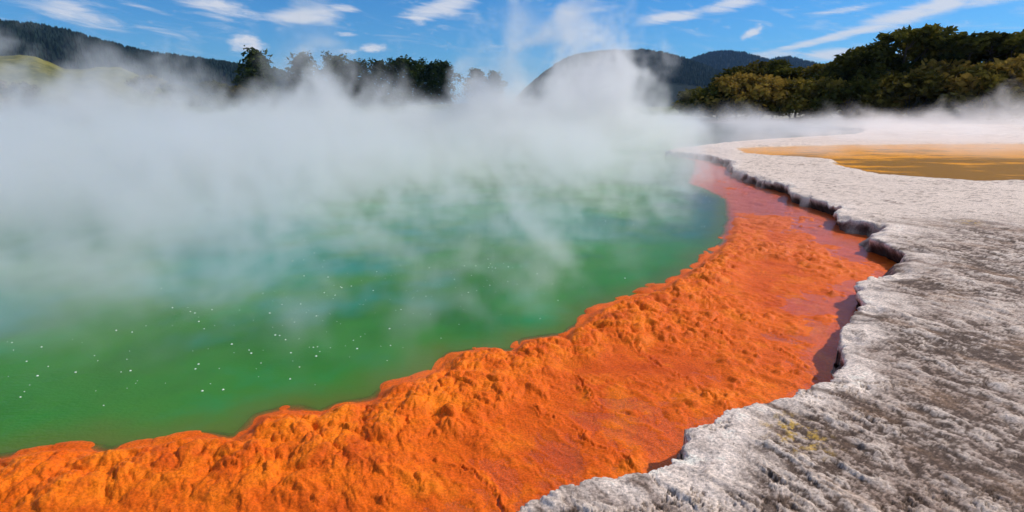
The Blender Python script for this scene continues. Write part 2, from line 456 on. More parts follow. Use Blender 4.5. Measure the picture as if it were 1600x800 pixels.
# ------------------------------------------------------------------ orange shelf
def build_shelf():
    R, A = polar(1.5, 27, 0.0042, -68, 38, 0.10, 0.005)
    X = R * np.sin(A); Y = R * np.cos(A)
    u = shore_u(X, Y); s = orange_s(X, Y)
    keep = (u < 0.12) & (s > -1.6)
    full = (X, Y)
    X, Y, R, u, s = X[keep], Y[keep], R[keep], u[keep], s[keep]
    wxx = 0.06 * fbm(X * 4, Y * 4, 4, 0.5, 201); wyy = 0.06 * fbm(X * 4 + 7, Y * 4, 4, 0.5, 202)
    x = X + wxx; y = Y + wyy
    # directions: along/across the shelf
    c, sn = math.cos(math.radians(-48)), math.sin(math.radians(-48))
    a = x * c + y * sn; b = -x * sn + y * c
    f1, f2, r1 = worley(x * 4.2, y * 4.2, 211)
    L1 = np.sqrt(np.clip(1 - (f1 / 0.75) ** 2, 0, 1)) * (0.45 + 0.75 * r1)
    f1, f2, r2 = worley(x * 10 + 3, y * 10, 212)
    L2 = np.sqrt(np.clip(1 - (f1 / 0.72) ** 2, 0, 1)) * (0.3 + 0.9 * r2)
    f1, f2, r3 = worley(x * 25 + 3, y * 25, 213)
    L3 = np.sqrt(np.clip(1 - (f1 / 0.7) ** 2, 0, 1))
    f1, f2, r4 = worley(a * 5.5, b * 12, 214)
    N4 = np.sqrt(np.clip(1 - (f1 / 0.55) ** 2, 0, 1)) * sm(r4, 0.45, 1.0)
    f1, f2, r5 = worley(x * 9, y * 9 + 3, 215)
    N5 = np.sqrt(np.clip(1 - (f1 / (0.12 + 0.36 * h2(np.floor(r5 * 997), np.floor(r5 * 331), 3))) ** 2, 0, 1)) * sm(r5, 0.66, 0.9)
    low = fbm(X * 0.9, Y * 0.9, 4, 0.5, 220)
    far = sm(Y - 0.2 * X, 5.5, 11.0)
    wr = fbm(a * 3.2, b * 7.5, 5, 0.55, 221, True)
    rim = sm(s, -0.04, 0.14) * (1 - sm(s, 0.22 + 0.15 * low, 0.85 + 0.5 * low))
    inner = sm(s, 0.25, 0.9)
    patch = sm(low + 0.35 * fbm(X * 3, Y * 3, 3, 0.5, 222), -0.05, 0.22)
    f1, f2, r6 = worley(a * 8 + 4, b * 17, 216)
    N6 = np.sqrt(np.clip(1 - (f1 / 0.62) ** 2, 0, 1)) * (0.3 + 0.7 * r6)
    fine = fbm(x * 38, y * 38, 3, 0.65, 223)
    patch2 = sm(fbm(X * 1.6 + 9, Y * 1.6, 4, 0.55, 224), -0.12, 0.16)
    flat = 0.3 + 0.7 * sm(-u, 0.35, 1.5)
    patch = patch * flat; patch2 = patch2 * flat
    z = 0.008 + 0.010 * low
    z = z + rim * (1 - 0.85 * far) * (0.008 + 0.046 * L1 + 0.030 * L2 + 0.013 * L3 + 0.008 * fine)
    z = z + inner * ((0.018 * wr + 0.018 * L2 + 0.012 * L1) * patch + 0.036 * N4 * (0.12 + 0.88 * patch) + 0.020 * N6 * patch2 + 0.022 * N5 * sm(low, -0.1, 0.1) + 0.011 * L3 * patch2 + 0.006 * fine * patch2)
    z = z + 0.006 * sm(wr, 0.45, 0.8) * inner
    z = z - (0.013 + 0.012 * fbm(a * 2.5, b * 5, 4, 0.6, 230)) * (1 - sm(-u, 0.25, 1.1)) * inner
    # a few long cracks with raised lips
    x_, y_ = x, y
    x = x + 0.07 * fbm(X * 8, Y * 8, 4, 0.7, 226); y = y + 0.07 * fbm(X * 8, Y * 8 + 4, 4, 0.7, 227)
    for pts in ([(0.95, 4.45), (1.05, 4.1), (1.22, 3.75), (1.38, 3.42), (1.45, 3.12)], [(1.9, 5.2), (2.2, 4.7), (2.35, 4.4), (2.6, 4.3)],
                [(0.15, 3.3), (0.4, 3.0), (0.62, 2.75), (0.7, 2.6)], [(3.2, 7.4), (3.9, 7.0), (4.3, 6.9)], [(1.5, 4.7), (1.75, 4.6), (1.8, 4.3)],
                [(3.2, 8.1), (3.55, 7.73), (3.93, 7.34), (3.97, 7.11)], [(2.49, 6.91), (2.05, 5.87), (1.85, 4.95)], [(0.41, 3.82), (0.59, 3.32), (0.75, 3.24)], [(-0.31, 2.70), (-0.12, 2.52), (0.0, 2.25)], [(2.15, 4.2), (2.25, 3.72)]):
        d = pdist(x, y, pts)
        cw = 0.25 + 0.75 * sm(fbm(X * 5, Y * 5, 3, 0.6, 229), -0.4, 0.2)
        z = z - 0.022 * np.exp(-(d / 0.007) ** 2) * cw + 0.010 * np.exp(-((d - 0.018) / 0.02) ** 2) * (0.3 + 0.7 * cw)
    x, y = x_, y_
    z = z - far * (0.036 - 0.045 * fbm(a * 1.5, b * 6, 4, 0.6, 228)) - 0.02 * sm(-u, 0, 0.5) * 0
    near_shore = 1 - sm(-u, 0.03, 0.30)
    z = z * (1 - near_shore * 0.6) - 0.016 * near_shore
    # outer slope into the deep pool
    out_d = np.clip(-s, 0, None)
    fall = np.interp(out_d, [0, 0.10, 0.3, 0.6, 1.1, 2.0], [0, 0.030, 0.11, 0.26, 0.6, 1.2])
    shal = sm(fbm(X * 0.55 + 4, Y * 0.55, 3, 0.5, 231), -0.1, 0.4)
    z = z - fall * (1 - 0.55 * shal * sm(Y, 3.5, 4.5)) + 0.03 * L1 * sm(out_d, 0, 0.1) * (1 - sm(out_d, 0.3, 0.9))
    # colours
    o1 = np.array((0.80, 0.140, 0.004)); o2 = np.array((0.62, 0.085, 0.003)); o3 = np.array((0.88, 0.21, 0.005)); o4 = np.array((0.30, 0.040, 0.004))
    t = np.clip(0.5 + 0.8 * low + 0.5 * fbm(X * 6, Y * 6, 4, 0.6, 241), 0, 1)
    col = lerp3(t, o2, o1)
    col = lerp3(0.75 * rim * sm(fbm(X * 5, Y * 5, 4, 0.6, 242), -0.3, 0.4), col, o3)
    col = lerp3(0.6 * sm(fbm(a * 4, b * 9, 5, 0.65, 243), 0.15, 0.55) * (1 - rim), col, o3)
    col = lerp3(0.45 * sm(fbm(X * 2.2 + 5, Y * 2.2, 5, 0.65, 246), 0.02, 0.4), col, (0.88, 0.22, 0.006))
    col = lerp3(0.6 * sm(fbm(X * 1.7 + 15, Y * 1.7, 5, 0.65, 247), 0.05, 0.4), col, (0.52, 0.065, 0.004))
    col = lerp3(0.75 * sm(fbm(a * 9, b * 26, 4, 0.65, 244), 0.22, 0.55) * (0.3 + 0.7 * patch), col, o4)
    col = lerp3(0.6 * sm(fbm(X * 30, Y * 30, 3, 0.6, 245), 0.3, 0.6), col, o4)
    red = sm(Y + 1.5 * low, 5.5, 11.5)
    col = lerp3(0.75 * red, col, (0.56, 0.12, 0.045))
    col = lerp3(sm(out_d, 0.0, 0.5), col, (0.34, 0.17, 0.02))
    m, t, out = mat('orange_crust')
    at = t.node('ShaderNodeAttribute', attribute_name='col').outputs['Color']
    pos = t.node('ShaderNodeNewGeometry').outputs['Position']
    n1 = t.noise(pos, 75, 5, 0.65)
    c1 = t.mix(1.0, at, t.ramp(n1, [(0.32, 0.66), (0.66, 1.25)]), 'MULTIPLY')
    bmp = t.node('ShaderNodeBump', ins={'Strength': 0.8, 'Distance': 0.007, 'Height': n1})
    b_ = t.node('ShaderNodeBsdfPrincipled', ins={'Base Color': c1, 'Roughness': 0.6, 'Normal': bmp.outputs[0], 'Specular IOR Level': 0.12})
    t.set(out.inputs[0], b_.outputs[0])
    GZ = np.zeros_like(full[0]); GC = np.zeros(GZ.shape + (3,)); GZ[keep] = z; GC[keep] = col
    o = grid_mesh('orange_shelf', full[0], full[1], GZ, keep, m, GC)
    o['kind'] = 'structure'


def shelf_depth(X, Y):
    s = orange_s(X, Y)
    return np.clip(-s, 0, 5)


# ------------------------------------------------------------------ pool water
def build_water():
    R, A = polar(1.2, 90, 0.012, -95, 62, 0.4, 0.02)
    X = R * np.sin(A); Y = R * np.cos(A)
    u = shore_u(X, Y)
    dep = shelf_depth(X, Y)
    m, t, out = mat('pool_water')
    dp = t.node('ShaderNodeAttribute', attribute_name='depth').outputs['Fac']
    pos = t.node('ShaderNodeNewGeometry').outputs['Position']
    n0 = t.noise(pos, 0.35, 4, 0.6)
    n1 = t.noise(pos, 1.6, 5, 0.6)
    green = t.ramp(t.math('ADD', t.math('MULTIPLY', n0, 0.7), t.math('MULTIPLY', n1, 0.3)), [(0.34, (0.040, 0.175, 0.012)), (0.50, (0.028, 0.19, 0.016)), (0.60, (0.018, 0.22, 0.06)), (0.70, (0.016, 0.25, 0.15))])
    tq = t.node('ShaderNodeAttribute', attribute_name='teal').outputs['Fac']
    bl = t.node('ShaderNodeAttribute', attribute_name='blue').outputs['Fac']
    dk_ = t.node('ShaderNodeAttribute', attribute_name='deep').outputs['Fac']
    green = t.mix(dk_, green, (0.020, 0.135, 0.010))
    green = t.mix(tq, green, (0.012, 0.22, 0.17))
    green = t.mix(bl, green, (0.030, 0.085, 0.105))
    olive = t.mix(t.sstep(t.math('ADD', dp, t.math('MULTIPLY', n1, 0.3)), 0.05, 0.7), (0.10, 0.13, 0.012), green)
    opac = t.sstep(t.math('ADD', dp, t.math('MULTIPLY', t.math('SUBTRACT', n1, 0.5), 0.06)), -0.02, 0.13)
    wv = t.vmath('MULTIPLY', pos, (1.0, 1.6, 1.0))
    h = t.math('ADD', t.noise(wv, 7, 5, 0.65), t.math('MULTIPLY', t.noise(wv, 32, 2, 0.5), 0.5))
    bmp = t.node('ShaderNodeBump', ins={'Strength': 0.32, 'Distance': 0.014, 'Height': h})
    body = t.node('ShaderNodeBsdfDiffuse', ins={'Color': olive, 'Normal': bmp.outputs[0]})
    clear = t.node('ShaderNodeBsdfTransparent', ins={'Color': (0.98, 0.93, 0.90, 1)})
    mx = t.node('ShaderNodeMixShader', ins={0: opac, 1: clear.outputs[0], 2: body.outputs[0]})
    fr = fresnel(t, bmp.outputs[0])
    gl = t.node('ShaderNodeBsdfGlossy', ins={'Color': (1, 1, 1, 1), 'Roughness': 0.06, 'Normal': bmp.outputs[0]})
    mx2 = t.node('ShaderNodeMixShader', ins={0: fr, 1: mx.outputs[0], 2: gl.outputs[0]})
    t.set(out.inputs[0], mx2.outputs[0])
    nz = fbm(X * 0.5, Y * 0.5, 4, 0.6, 501)
    nz2 = fbm(X * 1.2, Y * 1.2, 4, 0.6, 502)
    teal = 0
    for (qx, qy, qr, st) in ((-3.1, 7.0, 1.5, 0.9), (-3.7, 8.4, 1.9, 0.9), (-5.6, 5.2, 1.0, 0.8), (0.6, 9.5, 1.6, 0.6), (-1.6, 11.0, 2.0, 0.5), (-7, 9, 2.0, 0.5)):
        teal = np.maximum(teal, st * sm(1.5 + 1.3 * nz + 0.8 * nz2 - np.hypot(X - qx, (Y - qy)) / qr, 0, 1.3))
    blue = sm(X - 0.36 * Y + 2.2 + 1.2 * nz, 0, 2.6) * sm(Y, 6.5, 10.5)
    blue = np.maximum(blue, sm(X, 9, 15) * sm(Y, 22, 30))
    deep = sm(nz + 0.8 * nz2, -0.3, 0.6) * 0.8
    o = grid_mesh('pool_water', X, Y, np.zeros_like(X), u < 0.10, m, attrs={'depth': dep, 'teal': teal, 'blue': blue, 'deep': deep})
    o['kind'] = 'structure'
    # brown pool water
    R, A = polar(11, 45, 0.02, 10, 75, 0.5)
    X = R * np.sin(A); Y = R * np.cos(A)
    bs = brown_s(X, Y)
    m, t, out = mat('brown_water')
    pos = t.node('ShaderNodeNewGeometry').outputs['Position']
    bmp = t.node('ShaderNodeBump', ins={'Strength': 0.3, 'Distance': 0.01, 'Height': t.noise(pos, 12, 3, 0.6)})
    clear = t.node('ShaderNodeBsdfTransparent', ins={'Color': (0.92, 0.82, 0.62, 1)})
    fr = fresnel(t, bmp.outputs[0])
    gl = t.node('ShaderNodeBsdfGlossy', ins={'Color': (1, 1, 1, 1), 'Roughness': 0.35, 'Normal': bmp.outputs[0]})
    fr = t.math('MULTIPLY', fr, 0.12)
    mx2 = t.node('ShaderNodeMixShader', ins={0: fr, 1: clear.outputs[0], 2: gl.outputs[0]})
    t.set(out.inputs[0], mx2.outputs[0])
    o = grid_mesh('brown_pool_water', X, Y, np.full_like(X, 0.165), bs > -0.5, m)
    o['kind'] = 'structure'


# ------------------------------------------------------------------ ground
def ground_z(X, Y):
    """height of the land outside the terrace"""
    R = np.hypot(X, Y)
    z = 0.12 + 0.9 * sm(R, 70, 110) * (0.4 + fbm(X * 0.03, Y * 0.03, 3, 0.5, 301))
    a = np.degrees(np.arctan2(X, Y))
    z += 4.0 * sm(R, 78, 135) * sm(a, 12, 34)                 # bank under the right-hand trees
    z += 2.0 * sm(R, 95, 160) * sm(a, -26, -8) * (1 - sm(a, -3, 4))   # rise under the pines
    z += 3.5 * sm(R, 90, 150) * (1 - sm(a, -38, -24))            # left knolls
    return z


def build_ground():
    rs = [0.4]
    while rs[-1] < 9000: rs.append(rs[-1] * 1.035)
    R, A = np.meshgrid(np.array(rs), np.radians(np.arange(0, 360, 1.0)), indexing='ij')
    X = R * np.sin(A); Y = R * np.cos(A)
    d = pdist(X, Y, POOL, True); u = np.where(inside(X, Y, POOL), -d, d)
    bs = np.where(inside(X, Y, BROWN), 1, 0) * 1.0
    az = (np.degrees(A) + 180) % 360 - 180
    cover = ((az > -58) & (az < 79) & (R < 61))
    land = ground_z(X, Y) + np.where(cover, -0.16, 0.08) * (1 - sm(R, 61, 70))
    Z = np.where(u > 0, land, 0) 
    Z = np.where(u > 0, Z - 0.5 * (1 - sm(u, 0.4, 1.2)) * cover, -1.6 * sm(-u, 0.0, 1.0) - 0.4)
    sint = 1 - sm(R + 20 * fbm(X * 0.03, Y * 0.03, 4, 0.6, 302), 72, 100)
    white = lerp3(np.clip(0.5 + fbm(X * 0.5, Y * 0.5, 5, 0.65, 303), 0, 1), (0.36, 0.33, 0.29), (0.62, 0.60, 0.56))
    grass = lerp3(np.clip(0.5 + fbm(X * 0.06, Y * 0.06, 5, 0.65, 304), 0, 1), (0.05, 0.065, 0.02), (0.16, 0.17, 0.05))
    col = lerp3(sint, grass, white)
    m, t, out = mat('ground')
    at = t.node('ShaderNodeAttribute', attribute_name='col').outputs['Color']
    pos = t.node('ShaderNodeNewGeometry').outputs['Position']
    n1 = t.noise(pos, 3, 7, 0.7)
    c1 = t.mix(1.0, at, t.ramp(n1, [(0.3, 0.6), (0.7, 1.25)]), 'MULTIPLY')
    bmp = t.node('ShaderNodeBump', ins={'Strength': 0.6, 'Distance': 0.05, 'Height': n1})
    b_ = t.node('ShaderNodeBsdfPrincipled', ins={'Base Color': c1, 'Roughness': 0.9, 'Normal': bmp.outputs[0], 'Specular IOR Level': 0.2})
    t.set(out.inputs[0], b_.outputs[0])
    o = grid_mesh('ground', X, Y, Z, np.ones_like(u, bool), m, col, wrap=True)
    o['kind'] = 'structure'


# ------------------------------------------------------------------ hills
def ridge_mesh(name, prof, dist, depth, color_a, color_b, seed, rough=0.06, nscale=1.0, step=0.12):
    """a hill whose skyline follows (azimuth deg, elevation deg) points at the given distance; it has a front and a back slope"""
    az = np.arange(prof[0][0], prof[-1][0] + 1e-6, step)
    H = np.tan(np.radians(np.interp(az, [p[0] for p in prof], [p[1] for p in prof]))) * dist + CAM_H
    ts = np.concatenate([np.linspace(-1, 0, 26), np.linspace(0, 1, 14)[1:]])
    T, AZ = np.meshgrid(ts, np.radians(az), indexing='ij')
    R = dist + T * depth
    H = H * (1 + 0.022 * fbm(az * 1.1, az * 0 + seed, 4, 0.6, seed))
    HH = np.broadcast_to(H, T.shape)
    shp = np.where(T < 0, np.cos(T * math.pi / 2) ** 0.9, np.cos(T * math.pi / 2))
    X = R * np.sin(AZ); Y = R * np.cos(AZ)
    f = nscale / dist * 12
    Z = HH * shp * (1 + rough * 2.2 * fbm(X * f, Y * f, 5, 0.55, seed) * np.sqrt(np.clip(-T, 0, 1))) + HH * rough * 0.08 * fbm(X * f * 5, Y * f * 5, 4, 0.6, seed + 1)
    Z = Z - 0.5
    m, t, out = mat(name)
    pos = t.node('ShaderNodeNewGeometry').outputs['Position']
    n1 = t.noise(pos, f * 3, 8, 0.7)
    n2 = t.noise(pos, f * 30, 5, 0.7)
    c1 = t.mix(t.sstep(t.math('ADD', t.math('MULTIPLY', n1, 0.7), t.math('MULTIPLY', n2, 0.3)), 0.38, 0.62), color_a, color_b)
    b_ = t.node('ShaderNodeBsdfPrincipled', ins={'Base Color': c1, 'Roughness': 0.95, 'Specular IOR Level': 0.1,
                'Normal': t.node('ShaderNodeBump', ins={'Strength': 0.8, 'Distance': dist * 0.004, 'Height': n2}).outputs[0]})
    t.set(out.inputs[0], b_.outputs[0])
    o = grid_mesh(name, X, Y, Z, np.ones_like(X, bool), m)
    o['kind'] = 'structure'
    return X, Y, Z, T


def px_az_el(pts):
    """photo-independent helper: list is already (az, el)"""
    return pts


def forest_on(name, label, X, Y, Z, T, n, hgt, color, seed, tmin=-0.8, tmax=0.12):
    """far-off conifer wood that reads as one mass: thousands of small spired crowns on the hill"""
    rng = np.random.default_rng(seed)
    nr, na = X.shape
    ii = np.where((T[:, 0] > tmin) & (T[:, 0] < tmax))[0]
    i = rng.choice(ii[:-1], n); j = rng.integers(0, na - 1, n)
    fr = rng.random(n)[:, None]; fa = rng.random(n)[:, None]
    P = np.stack([X, Y, Z], 2)
    p = (P[i, j] * (1 - fr) + P[i + 1, j] * fr) * (1 - fa) + (P[i, j + 1] * (1 - fr) + P[i + 1, j + 1] * fr) * fa
    h = hgt * (0.55 + 0.8 * rng.random(n)); r = h * (0.18 + 0.14 * rng.random(n))
    K = 6
    V = []; F = []
    ang = np.arange(K) / K * 2 * math.pi
    base = np.stack([np.cos(ang), np.sin(ang), np.zeros(K)], 1)
    v = np.zeros((n, 2 * K + 1, 3))
    rr = (r[:, None] * (0.7 + 0.6 * rng.random((n, K))))
    v[:, :K, :2] = p[:, None, :2] + base[None, :, :2] * rr[..., None]
    v[:, :K, 2] = p[:, None, 2] + h[:, None] * 0.12
    v[:, K:2 * K, :2] = p[:, None, :2] + base[None, :, :2] * rr[..., None] * 0.62
    v[:, K:2 * K, 2] = p[:, None, 2] + h[:, None] * (0.5 + 0.2 * rng.random((n, K)))
    v[:, 2 * K] = p; v[:, 2 * K, 2] += h
    k = np.arange(K); k2 = (k + 1) % K
    quad = np.stack([k, k2, K + k2, K + k], 1); tri = np.stack([K + k, K + k2, np.full(K, 2 * K)], 1)
    off = (np.arange(n) * (2 * K + 1))[:, None, None]
    faces = (quad[None] + off).reshape(-1, 4).tolist() + (tri[None] + off).reshape(-1, 3).tolist()
    me = bpy.data.meshes.new(name); me.from_pydata(v.reshape(-1, 3).tolist(), [], faces)
    m, t, out = mat(name)
    pos = t.node('ShaderNodeNewGeometry').outputs['Position']
    n1 = t.noise(pos, 0.08, 4, 0.7)
    b_ = t.node('ShaderNodeBsdfPrincipled', ins={'Base Color': t.ramp(n1, [(0.35, tuple(c * 0.55 for c in color)), (0.65, tuple(c * 1.5 for c in color))]), 'Roughness': 1.0, 'Specular IOR Level': 0.1})
    t.set(out.inputs[0], b_.outputs[0])
    me.materials.append(m)
    o = bpy.data.objects.new(name, me); C.objects.link(o)
    o['kind'] = 'stuff'; o['label'] = label; o['category'] = 'forest'


# ------------------------------------------------------------------ trees
def leaf_material(name, dark, light, sat):
    m, t, out = mat(name)
    pos = t.node('ShaderNodeNewGeometry').outputs['Position']
    rnd = t.node('ShaderNodeObjectInfo').outputs['Random']
    n1 = t.noise(pos, 0.55, 4, 0.65)
    n2 = t.noise(pos, 5, 2, 0.6)
    f = t.math('ADD', t.math('ADD', t.math('MULTIPLY', n1, 0.9), t.math('MULTIPLY', n2, 0.35)), t.math('MULTIPLY', t.math('SUBTRACT', rnd, 0.5), 0.18))
    c = t.ramp(f, [(0.42, dark), (0.66, light), (0.85, sat)])
    d = t.node('ShaderNodeBsdfDiffuse', ins={'Color': c})
    tr = t.node('ShaderNodeBsdfTranslucent', ins={'Color': c})
    mx = t.node('ShaderNodeMixShader', ins={0: 0.25, 1: d.outputs[0], 2: tr.outputs[0]})
    t.set(out.inputs[0], mx.outputs[0])
    return m


def mesh_obj(name, V, F, m, parent=None, smooth=False):
    me = bpy.data.meshes.new(name)
    me.from_pydata([tuple(v) for v in V], [], F)
    if smooth: me.polygons.foreach_set('use_smooth', [True] * len(me.polygons))
    me.materials.append(m)
    o = bpy.data.objects.new(name, me); C.objects.link(o)
    if parent: o.parent = parent
    return o


def tube(V, F, pts, rad, n=7):
    base = len(V)
    for i, p in enumerate(pts):
        p = Vector(p)
        d = (Vector(pts[min(i + 1, len(pts) - 1)]) - Vector(pts[max(i - 1, 0)])).normalized()
        a = d.orthogonal().normalized(); b = d.cross(a)
        for k in range(n):
            t = 2 * math.pi * k / n
            V.append(tuple(p + (a * math.cos(t) + b * math.sin(t)) * rad[i]))
    for i in range(len(pts) - 1):
        for k in range(n):
            k2 = (k + 1) % n
            F.append((base + i * n + k, base + i * n + k2, base + (i + 1) * n + k2, base + (i + 1) * n + k))
    F.append(tuple(base + (len(pts) - 1) * n + k for k in range(n)))


def make_tree(kind, H, W, seed, leafm, barkm, density=1.0):
    """returns root Empty > trunk, crown. kinds: umbrella, broad, shrub, pine, spire"""
    rng = random.Random(seed); nr = np.random.default_rng(seed)
    name = {'umbrella': 'spreading_tree', 'broad': 'bushy_tree', 'shrub': 'shrub', 'pine': 'pine_tree', 'spire': 'pine_tree'}[kind]
    root = bpy.data.objects.new(name, None); C.objects.link(root); root.empty_display_size = 0.5
    V, F = [], []
    centers = []
    th = {'umbrella': 0.55, 'broad': 0.4, 'shrub': 0.25, 'pine': 0.8, 'spire': 0.9}[kind] * H
    tr = H * (0.022 if kind != 'shrub' else 0.02)
    lean = (rng.uniform(-0.05, 0.05) * H, rng.uniform(-0.05, 0.05) * H)
    spine = [(lean[0] * t * t, lean[1] * t * t, th * t - (0.6 if t == 0 else 0)) for t in (0, .25, .5, .75, 1)]
    tube(V, F, spine, [tr * (1.3, 1, .85, .7, .45)[i] for i in range(5)])

    def at(t): 
        return Vector((lean[0] * t * t, lean[1] * t * t, th * t))
    if kind in ('umbrella', 'broad', 'shrub'):
        nb = {'umbrella': 11, 'broad': 16, 'shrub': 13}[kind]
        for b in range(nb):
            a = b * 2.4 + rng.uniform(-.4, .4)
            t0 = rng.uniform(0.35, 1.0)
            if kind == 'umbrella':
                rr = W / 2 * rng.uniform(0.35, 1.0); zz = H * (0.93 - 0.33 * (rr / (W / 2)) ** 1.6 * rng.uniform(.4, 1.5)) 
                if rng.random() < 0.3: zz -= H * 0.25
            elif kind == 'broad':
                ph = rng.uniform(-0.25, 1.0) * math.pi / 2
                rr = W / 2 * math.cos(ph) * rng.uniform(0.55, 0.95); zz = H * 0.52 + H * 0.42 * math.sin(ph)
            else:
                ph = rng.uniform(-0.1, 1.0) * math.pi / 2
                rr = W / 2 * math.cos(ph) * rng.uniform(0.6, 0.95); zz = H * 0.38 + H * 0.52 * math.sin(ph)
            e = Vector((math.cos(a) * rr + lean[0], math.sin(a) * rr + lean[1], zz))
            s0 = at(t0)
            mid = s0.lerp(e, 0.5) + Vector((0, 0, H * 0.05 * rng.uniform(-1, 1)))
            tube(V, F, [s0, mid, e], [tr * .45, tr * .28, tr * .08], 5)
            centers.append((e, 1.0))
            for q in range(3 if kind == 'umbrella' else 2):
                e2 = e + Vector((rng.uniform(-1, 1), rng.uniform(-1, 1), rng.uniform(-.3, .45))) * W * 0.15
                tube(V, F, [mid.lerp(e, .6), e2], [tr * .2, tr * .05], 4)
                centers.append((e2, 0.75))
        flat = {'umbrella': 0.38, 'broad': 0.62, 'shrub': 0.65}[kind]
        cr = {'umbrella': 0.135, 'broad': 0.17, 'shrub': 0.18}[kind] * W
    else:
        for b in range(30):
            t = (b + rng.random()) / 30
            zz = H * (0.10 + 0.88 * t)
            if kind == 'spire':
                rr0 = W / 2 * (1.0 - t) ** 0.7
            else:
                rr0 = W / 2 * (0.35 + 0.65 * math.sin(math.pi * min(1, (0.12 + 0.86 * t) ** 0.9)))
            a = b * 2.4 + rng.uniform(-.5, .5)
            rr = rr0 * rng.uniform(.3, 1.1)
            e = Vector((math.cos(a) * rr + lean[0] * t, math.sin(a) * rr + lean[1] * t, zz + H * rng.uniform(-.03, .03)))
            tube(V, F, [at(min(1, max(0.05, zz / th * .9))), e], [tr * .25, tr * .06], 4)
            centers.append((e, 0.8 + 0.5 * rng.random()))
        centers.append((Vector((lean[0], lean[1], H * 0.98)), 0.5))
        flat = 0.75
        cr = 0.22 * W
    mesh_obj('trunk', V, F, barkm, root)
    # crown: leaf clumps
    Vs, n_l = [], int({'umbrella': 95, 'broad': 95, 'shrub': 80, 'pine': 75, 'spire': 60}[kind] * density)
    ls = {'umbrella': 0.030, 'broad': 0.032, 'shrub': 0.035, 'pine': 0.05, 'spire': 0.045}[kind] * W
    for c, sc_ in centers:
        n = int(n_l * sc_)
        d = nr.normal(size=(n, 3)); d /= np.linalg.norm(d, axis=1)[:, None]
        rad = cr * sc_ * (0.25 + 0.75 * nr.random(n) ** 0.5) * (0.8 + 0.45 * nr.random(n))
        p = np.array(c) + d * rad[:, None] * np.array((1, 1, flat))
        a1 = nr.normal(size=(n, 3)); a1[:, 2] *= 0.5; a1 /= np.linalg.norm(a1, axis=1)[:, None]
        a2 = np.cross(a1, nr.normal(size=(n, 3))); a2 /= np.linalg.norm(a2, axis=1)[:, None] + 1e-9
        s1 = (ls * (0.6 + 0.9 * nr.random(n)))[:, None]; s2 = s1 * 0.55
        Vs.append(np.stack([p - a1 * s1, p + a2 * s2, p + a1 * s1, p - a2 * s2], 1).reshape(-1, 3))
    VV = np.concatenate(Vs)
    FF = np.arange(len(VV)).reshape(-1, 4)
    crown = mesh_obj('crown', VV.tolist(), FF.tolist(), leafm, root)
    return root


def copy_tree(o):
    c = o.copy(); C.objects.link(c)
    for ch in o.children:
        k = ch.copy(); C.objects.link(k); k.parent = c
    return c


def place(o, azd, dist, rz, s, label, cat, group, sink=0.2, top=None, H=1.0):
    x = math.sin(math.radians(azd)) * dist; y = math.cos(math.radians(azd)) * dist
    z = float(ground_z(np.array([x]), np.array([y]))[0]) - sink
    if top is not None:                       # height in metres its top reaches
        s = (CAM_H + dist * math.tan(math.radians(top)) - z) / H
    o.location = (x, y, z); o.rotation_euler = (0, 0, rz); o.scale = (s, s, s)
    o['label'] = label; o['category'] = cat
    if group: o['group'] = group


def bark():
    m, t, out = mat('bark')
    pos = t.node('ShaderNodeNewGeometry').outputs['Position']
    n1 = t.noise(t.vmath('MULTIPLY', pos, (1, 1, 0.2)), 8, 5, 0.7)
    b_ = t.node('ShaderNodeBsdfPrincipled', ins={'Base Color': t.ramp(n1, [(0.35, (0.04, 0.03, 0.022)), (0.7, (0.14, 0.11, 0.085))]), 'Roughness': 0.9})
    t.set(out.inputs[0], b_.outputs[0])
    return m


